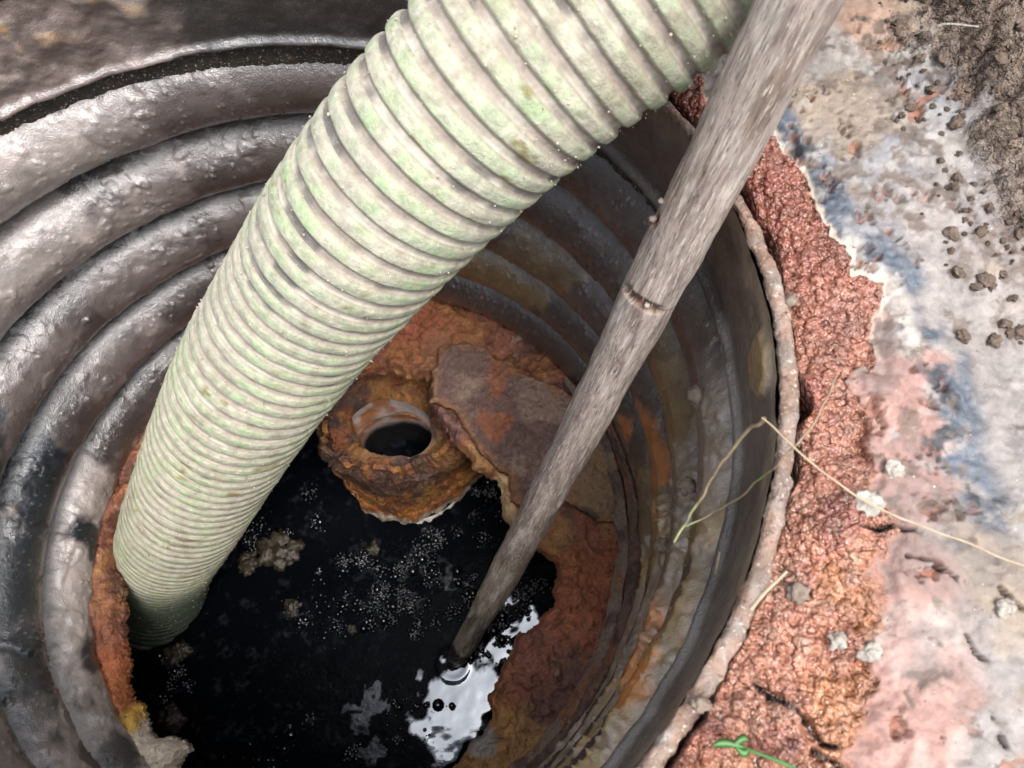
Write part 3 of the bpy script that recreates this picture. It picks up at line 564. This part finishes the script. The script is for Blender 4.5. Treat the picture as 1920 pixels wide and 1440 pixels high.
# crumbs stuck on the hose
BV = []; BF = []; kk = 0; bvs = bv
bm = bmesh.new(); bmesh.ops.create_icosphere(bm, subdivisions=1, radius=1); sv = np.array([v.co[:] for v in bm.verts]); sf = np.array([[v.index for v in f.verts] for f in bm.faces]); bm.free()
for _ in range(2600):
    s = rng.random() * .86; i0 = int(s * 1599); ph = rng.random() * 2 * np.pi; q = C[i0] + (HR + .0022) * (np.cos(ph) * U_[i0] + np.sin(ph) * B_[i0])
    BV.append(sv * (.0002 + .0005 * rng.random() ** 2) * np.array([1, .6 + rng.random(), 1]) * (1 + .4 * rng.random((12, 1)) if len(sv) == 12 else 1) + q); BF.append(sf + kk); kk += len(sv)
cr = mesh_obj('crumbs', np.vstack(BV), np.vstack(BF), M_crumb, hose); kind(cr, 'stuff')

# ================================================================== WOODEN POLE
A0 = CAMP + ray(1497, 0) * .315; A1 = at(850, 1246, WZ); dirp = (A0 - A1) / np.linalg.norm(A0 - A1)
L_ = np.linalg.norm(A0 - A1); ext = .10; sub = .05
nS, nT = 900, 72; s = np.linspace(-sub, L_ + ext, nS); P0 = A1 + dirp * s[:, None]
bend = .004 * np.sin(np.pi * s / L_); sidev = np.cross(dirp, [0, 0, 1]); sidev /= np.linalg.norm(sidev); P0 = P0 + sidev * bend[:, None]
T_p, U_p, B_p = frames(P0); ph = np.linspace(0, 2 * np.pi, nT, endpoint=False); SS, PH = np.meshgrid(s, ph, indexing='ij')
PR = .0165
loc = np.stack([PR * np.cos(PH), PR * np.sin(PH), SS], -1).reshape(-1, 3); lg = loc * np.array([1, 1, .12])
g1 = fbm(lg, 130, 5, 800, .6); g2 = fbm(loc * np.array([1, 1, .5]), 22, 3, 801); g3 = fbm(lg, 420, 3, 802)
rad = PR * (.82 + .18 * ss(0, .35, SS)).ravel() + .0009 * g1 + .0012 * g2 + .0004 * g3
tipf = ss(.0, .055, loc[:, 2]); rad = rad * (.62 + .38 * tipf)
fn = lambda x, y: np.argmin(np.abs((CAMP[2] - CAMP[2]) + np.array([np.hypot(*(np.array(project(p)) - [x, y])) for p in P0[::10]]))) * 10
def project(p):
    q = CM.T @ (np.asarray(p) - CAMP); return (960 - FPX * q[0] / q[2], 720 + FPX * q[1] / q[2])
def mark(px, py):                      # the spot on the pole that the photograph shows at px, py
    i = fn(px, py); d = ray(px, py); d = d / np.linalg.norm(d); w = CAMP - P0[i]; w = w - T_p[i] * (w @ T_p[i]); w /= np.linalg.norm(w)
    e = project(P0[i]); side = np.cross(T_p[i], w); sx = project(P0[i] + side * PR); off = ((px - e[0]) * (sx[0] - e[0]) + (py - e[1]) * (sx[1] - e[1])) / ((sx[0] - e[0]) ** 2 + (sx[1] - e[1]) ** 2)
    off = max(-.95, min(.95, off)); v = w * math.sqrt(1 - off * off) + side * off; return P0[i] + v * PR, v
Vp = P0[:, None] + rad.reshape(SS.shape)[..., None] * (np.cos(PH)[..., None] * U_p[:, None] + np.sin(PH)[..., None] * B_p[:, None]); Vp = Vp.reshape(-1, 3)
col = mix(np.broadcast_to(np.array((.31, .26, .21)), loc.shape).copy(), (.12, .085, .065), ss(.05, .55, g1)); col = mix(col, (.54, .49, .42), ss(.1, .6, fbm(lg, 200, 4, 805)) * .8)
col = mix(col, (.26, .21, .20), ss(.30, .42, loc[:, 2] - .02 * g2) * .5); col = mix(col, (.40, .32, .215), ss(.42, .15, loc[:, 2]) * ss(-.5, .2, g2) * .6)
tipm = ss(.084, .072, loc[:, 2] + .006 * g1 + .010 * np.cos(PH.ravel())); col = mix(col, (.014, .010, .008), tipm)
col = mix(col, (.15, .11, .08), ss(.1, .5, fbm(loc * np.array([1, 1, .35]), 45, 4, 809)) * .6); col = mix(col, (.34, .16, .05), ss(.60, .75, fbm(loc * np.array([1, 1, .4]), 60, 3, 808)) * .5 * ss(.3, .1, loc[:, 2]))
pit, _ = mark(1222, 400); dp = np.linalg.norm(Vp - pit, axis=1); dd = ss(.0065, .003, dp + .001 * g1); Vp -= dd[:, None] * .002 * ((Vp - np.repeat(P0, nT, 0)) / PR); col = mix(col, (.22, .09, .05), dd)
notch, _ = mark(1215, 532); rel = Vp - notch; al = rel @ dirp; ac = np.linalg.norm(rel - al[:, None] * dirp, axis=1); nm = ss(.0045, .0025, np.abs(al + .15 * ac)) * ss(.018, .010, ac); Vp -= nm[:, None] * .0022 * ((Vp - np.repeat(P0, nT, 0)) / PR); col = mix(col, (.13, .075, .05), nm)
# a hairline groove all round at the notch
gl = ss(.0011, .0004, np.abs(al + .12 * ac)); col = mix(col, (.05, .035, .03), gl * .8)
pole = thing('wooden_pole', 'weathered grey wooden pole leaning over the rim with its wet tip in the black water', 'pole', tuple(A1))
mesh_obj('shaft', Vp, gridf(nS, nT, False, True), M_stick, pole, col, -.25 * tipm, loc)
for px, py, sc, mt in ((1222, 408, .0024, M_peb), (1230, 388, .0022, M_peb), (1238, 372, .0018, M_peb), (1226, 398, .0018, M_peb), (1229, 541, .0018, M_white)):
    q, v = mark(px, py); vv, ff = lump_mesh(sc, int(px * 3), .6, 2, .6); mesh_obj('bark_flake' if mt != M_white else 'pale_chip', vv + q + v * .001, ff, mt, pole)

# ================================================================== GROUND AROUND THE RIM
GZ = .062
def G(pts): return poly(pts, GZ)
clay_edge = G([(1240, -60), (1290, 100), (1330, 200), (1450, 245), (1480, 290), (1520, 345), (1545, 420), (1590, 478), (1598, 520), (1650, 535), (1640, 600), (1642, 690), (1600, 715), (1640, 770), (1640, 850), (1640, 930), (1660, 990), (1640, 1090), (1660, 1180), (1650, 1290), (1590, 1360), (1640, 1470), (1650, 1560), (900, 1900), (700, 1500), (1200, 800)])
pink = G([(1590, 560), (1660, 570), (1710, 640), (1780, 690), (1785, 760), (1745, 830), (1790, 940), (1750, 1040), (1830, 1140), (1850, 1290), (1800, 1470), (1500, 1560), (1450, 900)])
slate_a = G([(1455, 215), (1480, 265), (1540, 335), (1580, 420), (1640, 480), (1700, 525)]); slate_b = G([(1720, 620), (1775, 680), (1800, 770), (1790, 840), (1830, 900), (1850, 960)])
white_a = G([(1590, 470), (1610, 505), (1670, 530), (1690, 600), (1700, 650)])
soil_e = G([(1560, -80), (1690, 0), (1730, 90), (1760, 130), (1830, 200), (1790, 270), (1860, 330), (1850, 380), (1930, 440), (2600, 900), (3200, -200), (1800, -900), (1300, -500)])
brown_t = G([(1560, 40), (1640, 110), (1700, 60), (1650, -30), (1570, -60)])
cracks = [([(1565, 985), (1600, 992), (1640, 996), (1665, 988), (1690, 996), (1720, 998)], .0022), ([(1690, 1045), (1740, 1052), (1790, 1085)], .0016), ([(1420, 1285), (1450, 1308), (1475, 1320), (1510, 1350), (1535, 1395), (1560, 1400)], .0020), ([(1515, 1405), (1555, 1425), (1580, 1460)], .0022),
          ([(1500, 715), (1510, 740), (1500, 790), (1480, 800)], .003), ([(1810, 1190), (1830, 1225), (1850, 1240)], .0018), ([(1870, 1100), (1900, 1125), (1925, 1150)], .0018), ([(1855, 1345), (1880, 1400)], .0022), ([(1540, 165), (1540, 185), (1570, 178)], .0010), ([(1640, 228), (1690, 228)], .0010)]
# polar grid: dense over the wedge in view
tw = np.concatenate([np.linspace(-1.45, 1.35, 1050), np.linspace(1.35, 2 * np.pi - 1.45, 130)[1:-1]]); n = len(tw)
dr = np.concatenate([[-.0005, 0, 0, 0, 0], np.linspace(0.0004, .34, 330), .34 + np.geomspace(.004, 60, 46)]); m = len(dr)
T, D = np.meshgrid(tw, dr, indexing='ij'); Pd = np.stack([np.cos(T), np.sin(T), 0 * T], -1).reshape(-1, 3)
gap = .0004 + .0050 * ss(.15, .7, fbm(Pd, 5.0, 4, 900)).reshape(T.shape) + .0008 * fbm(Pd, 18, 3, 901).reshape(T.shape)
gap = gap + .006 * np.exp(-((T - math.atan2(*at(1475, 760, GZ)[[1, 0]])) / .025) ** 2)
inner = (.3062 + .0090) * ring_k(T, RIMZ + 0 * T) + np.maximum(gap, .0003)
r = inner + D; X, Y = r * np.cos(T), r * np.sin(T); P2 = np.stack([X.ravel(), Y.ravel()], 1); P = np.concatenate([P2, np.zeros((len(P2), 1))], 1); dl = D.ravel()
n0 = fbm(P, 4, 3, 910); n1 = fbm(P, 14, 4, 911); n2 = fbm(P, 45, 4, 912, .6); n3 = fbm(P, 140, 4, 913, .6)
ce = sdf(P2, clay_edge) + (.0045 + .006 * ss(.0, -.08, P2[:, 1])) * fbm(P, 70, 5, 915, .6) + .003 * n1; clay = ss(.0012, -.0012 - .005 * ss(0, -.08, P2[:, 1]), ce)
pk = ss(.006, -.006, sdf(P2, pink) + .006 * n2); pk = pk * (1 - clay)
sa = ss(.014, .005, np.minimum(segdist(P2, slate_a), segdist(P2, slate_b) * .75) + .003 * n2) * (1 - clay)
wa = ss(.009, .002, segdist(P2, white_a) + .003 * n2) * (1 - clay)
so_ = ss(.012, -.012, sdf(P2, soil_e) + .014 * n2 + .012 * fbm(P, 24, 4, 917)) * (1 - clay); farm = ss(.30, .36, dl)
# wet clay nodules, two sizes
wob = .0016 * np.stack([n2, fbm(P, 45, 3, 930)], 1)
a1, a2, ia = worley(P2 + wob, 130, 21); b1, b2, ib = worley(P2 + wob, 300, 22)
size = ss(-.1, .5, n0 + .6 * ss(.1, -.35, P2[:, 1]))
nod = .0062 * np.sqrt(np.clip(1 - (a1 / .72) ** 2, 0, 1)) * (.4 + .9 * ia) * (.45 + .6 * size) + .0018 * np.sqrt(np.clip(1 - (b1 / .75) ** 2, 0, 1)) * (.3 + ib)
pitn = ss(.38, .48, fbm(P, 75, 5, 921, .65)) * ss(-.25, .2, n1)
h = .002 * n0 + .0035 * n1
hclay = h - .001 + nod + .0030 * n2 + .006 * fbm(P, 20, 3, 922)
hcrust = h + .0035 * ss(0, .012, ce) + .0006 * n2 + .0008 * n3 + .0006 * fbm(P, 320, 3, 926) - .0045 * pitn - .003 * ss(.86, .98, 1 - np.abs(fbm(P, 22, 4, 927))) * ss(.1, .5, n0 + .3 * n1) + .003 * fbm(P, 9, 3, 923)
b1s = np.sqrt(np.clip(1 - (b1 / .7) ** 2, 0, 1)); a1s = np.sqrt(np.clip(1 - (a1 / .7) ** 2, 0, 1))
hsoil = h + .010 * (a1s * (.3 + ia)) + .004 * b1s * ib + .008 * n1 + .006 * n2 + .05 * ss(.0, .25, -sdf(P2, soil_e))
H = hclay * clay + (hcrust * (1 - so_) + hsoil * so_) * (1 - clay)
crackm = np.zeros(len(P2))
for pts, w in cracks:
    cp = G(pts); w = w * .55; crackm = np.maximum(crackm, ss(w, w * .35, segdist(P2, cp) + .0009 * n2 + .0006 * n3))
H = H - .007 * crackm
lipd = ss(0, .010, dl); H = H - .004 * (1 - lipd)
H = H * (1 - farm) + farm * (.03 * n0 + .05 * np.minimum(dl, 2) / 2)
P[:, 2] = GZ + H
row = np.tile(np.arange(m), n); drop = np.array([-.16, -.09, -.05, -.025, -.010]); sel = row < 5; P[sel, 2] = GZ + drop[row[sel]]; P[sel, :2] += (.002 * np.stack([n2, n3], 1))[sel]
col = mix(np.broadcast_to(np.array((.36, .15, .105)), P.shape).copy(), (.46, .235, .165), ss(-.3, .4, n1)); col = mix(col, (.24, .07, .05), ss(.0, .6, n2) * .7)
col = mix(col, (.46, .24, .12), ss(.0, .5, fbm(P, 18, 4, 940) + 1.2 * ss(-.05, -.3, P2[:, 1]) - .5) * .8); col = mix(col, (.45, .30, .24), (ia > .8) * .5); col = mix(col, (.23, .07, .05), ss(-.10, .10, P2[:, 1] + .03 * n1) * .65); col = mix(col, (.14, .045, .03), ss(.75, 1.0, a1) * .6)
crust = mix(np.broadcast_to(np.array((.40, .355, .33)), P.shape).copy(), (.34, .335, .35), ss(-.1, .5, n1)); crust = mix(crust, (.52, .47, .42), ss(.1, .6, fbm(P, 26, 4, 941)) * .7)
crust = mix(crust, (.40, .28, .17), ss(.15, .55, fbm(P, 20, 5, 942)) * .6); crust = mix(crust, (.52, .30, .25), pk * ss(-.6, .1, n1 + .1)); crust = mix(crust, (.58, .50, .44), pk * ss(.2, .6, n2) * .7)
crust = mix(crust, (.125, .15, .19), sa * ss(-.5, .1, n2 + .1)); crust = mix(crust, (.62, .56, .50), wa); g5 = fbm(P, 55, 6, 960, .72); crust = crust * (1 + .35 * g5[:, None]); crust = mix(crust, (.16, .115, .085), ss(.28, .55, fbm(P, 34, 6, 961, .7)) * .7); crust = mix(crust, (.20, .18, .175), ss(.15, .5, fbm(P, 12, 6, 962, .7)) * .45); crust = mix(crust, (.50, .47, .44), ss(.35, .6, fbm(P, 40, 6, 963, .7)) * .6); crust = mix(crust, (.05, .055, .065), sa * ss(.25, .6, fbm(P, 90, 4, 945)) )
crust = crust * .52; crust = mix(crust, (.22, .085, .05), pitn * ss(-.5, .3, n3) * .85); crust = mix(crust, (.50, .42, .34), ss(.0055, .002, ce + .0015 * n3) * ss(-.3, .3, n1 + n2 * .6) * .8 * ss(-.03, .05, P2[:, 1])); crust = mix(crust, (.26, .10, .05), ss(.0016, .0, ce) * .6); crust = mix(crust, (.34, .20, .13), ss(.008, -.004, sdf(P2, brown_t) + .003 * n2) * .7)
crust = mix(crust, (.10, .075, .06), ss(.38, .6, fbm(P, 65, 4, 946, .65) + .35 * ss(.10, .0, sdf(P2, soil_e)) - .10) * .85)
soil = mix(np.broadcast_to(np.array((.10, .072, .055)), P.shape).copy(), (.20, .15, .115), ss(-.1, .5, n2)); soil = mix(soil, (.28, .22, .18), (ib > .8) * .6); soil = mix(soil, (.03, .022, .018), ss(.7, 1., a1) * .7)
c2 = mix(crust, (0, 0, 0), np.zeros(len(P2))); c2 = c2 * (1 - so_[:, None]) + soil * so_[:, None]
col = col * np.array([.72, .60, .52]) * (1 + .35 * fbm(P, 60, 5, 970, .65))[:, None]; col = col * clay[:, None] + c2 * (1 - clay[:, None]); col = mix(col, (.03, .010, .008), ss(.1, .6, crackm) * .95)
rg = .02 * clay + (.20 + .1 * pk) * (1 - clay) + .3 * so_ - .10 * sa
gr = mesh_obj('ground', P, gridf(n, m, True), M_clay, None, col, rg, np.stack([clay * ss(-.9, -.2, n1 + n2 * .5), so_ * (1 - farm), 0 * clay], 1)); kind(gr, 'structure')

# soil clods
soil_pts = [(1700, 10), (1930, -40), (1960, 620), (1860, 420), (1790, 320), (1640, 240), (1560, 170)]
variants = []
for k in range(6):
    v, f = lump_mesh(.003, 950 + k * 11, .75, 3, .55); me = mesh_obj('soil_clod', v, f, M_soil).data; variants.append(me)
    bpy.data.objects.remove(bpy.data.objects[-1]) if False else None
for o in [o for o in bpy.data.objects if o.name.startswith('soil_clod')]: bpy.data.objects.remove(o)
from mathutils.bvhtree import BVHTree
sub_r = (P2[:, 0] > .1) & (dl < .34)
gridZ_pts = P[sub_r & (row >= 5)]
cell = {}
for x, y, z in gridZ_pts[::2]: cell.setdefault((int(x // .002), int(y // .002)), z)
def gz(x, y):
    for k in range(4):
        for dx in range(-k, k + 1):
            for dy in range(-k, k + 1):
                z = cell.get((int(x // .002) + dx, int(y // .002) + dy))
                if z is not None: return z
    return GZ
rnd = random.Random(7); placed = []
def clod(px, py, s, label, cat='soil clod', name='soil_clod', mt=None, group='loose clods of soil on the pale crust', sink=.25):
    q = at(px, py, GZ); z = gz(q[0], q[1]); me = variants[rnd.randrange(6)]
    if mt: me = me.copy(); me.materials[0] = mt
    o = bpy.data.objects.new(name, me); COL.link(o); o.location = (q[0], q[1], z + s * (.5 - sink)); o.scale = np.array((s, s * rnd.uniform(.75, 1.1), s * rnd.uniform(.7, 1))) / .003; o.rotation_euler = (rnd.uniform(-.5, .5), rnd.uniform(-.5, .5), rnd.uniform(0, 6.28))
    return tag(o, label, cat, group)
for k in range(260):
    while True:
        px, py = rnd.uniform(1560, 1940), rnd.uniform(-10, 640)
        w = (px - 1560) / 360 * 1.5 - py / 640 * .9 - .05
        if rnd.random() < w: break
    big = rnd.random() < .22
    clod(px, py, rnd.uniform(.0022, .0042) if big else rnd.uniform(.0008, .0020), 'dark brown clod of soil lying on the pale ground at upper right')
clod(1495, 1112, .0052, 'round grey-brown pebble half sunk in the red clay right of the rim', 'pebble', 'pebble', M_peb, None, .3)
clod(1225 + 260, 590 - 30, .0045, 'small brown lump on red clay between the rim and white crust', 'pebble', 'pebble', M_peb, None)
clod(1668, 885, .0048, 'white mineral chip with a smooth top on the red clay, beside the straw', 'mineral chip', 'mineral_chip', M_white, None)
clod(1612, 955, .0055, 'cream mineral lump stuck in clay just above the long crack', 'mineral chip', 'mineral_chip', M_white, None)
clod(1570, 1200, .0040, 'small white mineral chip in the lower clay, left one of a pair', 'mineral chip', 'mineral_chip', M_white, None)
clod(1632, 1222, .0045, 'small greyish white mineral chip in the lower clay, right one of a pair', 'mineral chip', 'mineral_chip', M_white, None)
clod(1882, 1140, .0045, 'pale round chip on the light grey crust near the right edge', 'mineral chip', 'mineral_chip', M_white, None)
clod(1310, 1320, .0045, 'orange clay lump sitting on the lower part of the rim', 'clay lump', 'clay_lump', M_peb, None)
# brown stone stuck on the upper right ribs
for px, py, z, s, lb in ((1318, 735, -.07, .011, 'flat grey-brown flake stuck on the ribs right of the wooden pole'), (1290, 912, -.12, .006, 'round mud drop on the ribs beside the mossy stem'), (1242, 1022, -.2, .006, 'glossy mud drop hanging on a rib below the mossy stem'), (1195, 1165, -.36, .010, 'tan crumb of rust wedged on the lower ribs at right')):
    th0 = math.atan2(*at(px, py, z)[[1, 0]]); q = at(px, py, z); v, f = lump_mesh(s, int(px), .6, 3, .5); o = mesh_obj('mud_lump', v, f, M_peb); o.location = q; tag(o, lb, 'mud lump')

# ================================================================== STEMS AND GRASS
def stem(name, pts, r0, r1, mt, label, cat, col=None, n=70, wob=0., par=None):
    Pp = spline(pts, n); Pp = Pp + wob * np.stack([fbm(Pp, 60, 2, 3), fbm(Pp, 60, 2, 4), fbm(Pp, 60, 2, 5)], 1); V, F = tube(Pp, np.linspace(r0, r1, n), 7)
    o = mesh_obj(name, V, F, mt, par, col(V) if col else None, 0. if col else None)
    return tag(o, label, cat) if label else o
RZ = RIMZ + .014
stem('straw', [at(1427, 782, RZ), at(1500, 850, GZ + .018), at(1600, 925, GZ + .020), at(1720, 985, GZ + .019), at(1820, 1020, GZ + .018), at(1950, 1072, GZ + .016)], .00055, .00045, M_straw, 'long thin straw-coloured stalk crossing the red clay from the rim to the right', 'stalk', wob=.0006)
def mosscol(V):
    g = ss(-.1, .4, fbm(V, 40, 3, 60)) * ss(.062, .045, V[:, 2]); c = mix(np.broadcast_to(np.array((.22, .16, .10)), V.shape).copy(), (.17, .25, .06), g); return mix(c, (.50, .46, .30), ss(.02, -.04, V[:, 2]))
stem('mossy_stem', [at(1430, 780, RZ), at(1390, 825, .045), at(1350, 880, .025), at(1320, 930, .005), at(1290, 975, -.01), at(1265, 1012, -.02)], .0010, .0008, M_moss, 'greenish mossy stem hanging from the rim, upper one of two, tip pointing down left', 'stem', mosscol, wob=.0018)
stem('mossy_stem', [at(1575, 705, GZ + .016), at(1530, 790, GZ + .017), at(1470, 860, RZ + .004), at(1420, 905, .040), at(1370, 945, .020), at(1330, 965, .005), at(1292, 985, -.005)], .0005, .0006, M_moss, 'thinner green-brown stem crossing the rim below the pale straw', 'stem', mosscol, wob=.0016)
stem('straw', [at(1408, 1142, RZ + .004), at(1435, 1110, GZ + .016), at(1475, 1072, GZ + .012)], .0011, .0007, M_straw, 'short orange-tan straw sticking up off the rim onto the red clay', 'stalk')
stem('straw', [at(1745, 55, GZ + .05), at(1775, 45, GZ + .055), at(1835, 50, GZ + .055)], .0007, .0004, M_white, 'short white fibre on the dark soil at the top right', 'fibre')
stem('straw', [at(1350, 1035, -.0), at(1345, 1060, -.005), at(1342, 1075, -.01)], .0008, .0005, M_straw, 'tiny tan straw tip on the rib edge below the mossy stems', 'stalk')
gb = thing('grass_blade', 'bright green grass blade with small leaves on the orange clay at bottom right', 'grass blade', tuple(at(1400, 1400, GZ + .012)))
stem('blade', [at(1372, 1396, GZ + .018), at(1420, 1412, GZ + .020), at(1480, 1436, GZ + .022), at(1540, 1470, GZ + .024)], .0006, .0010, M_green, None, None, n=30, par=gb)
for pts in ([(1335, 1398), (1360, 1393), (1400, 1402)], [(1372, 1402), (1392, 1385), (1404, 1388)], [(1378, 1400), (1395, 1412), (1404, 1402)]):
    Pp = spline([at(x, y, GZ + .020) for x, y in pts], 12); wd = np.sin(np.linspace(.15, np.pi - .1, 12)) * .0017; T3 = np.gradient(Pp, axis=0); T3 /= np.linalg.norm(T3, axis=1)[:, None]; sv_ = np.cross(T3, [0, 0, 1]); up = np.array([0, 0, .0006])
    V = np.stack([Pp + sv_ * wd[:, None], Pp + up, Pp - sv_ * wd[:, None], Pp - up], 1).reshape(-1, 3); mesh_obj('leaf', V, gridf(12, 4, False, True), M_green, gb)
S.render.engine = 'CYCLES'
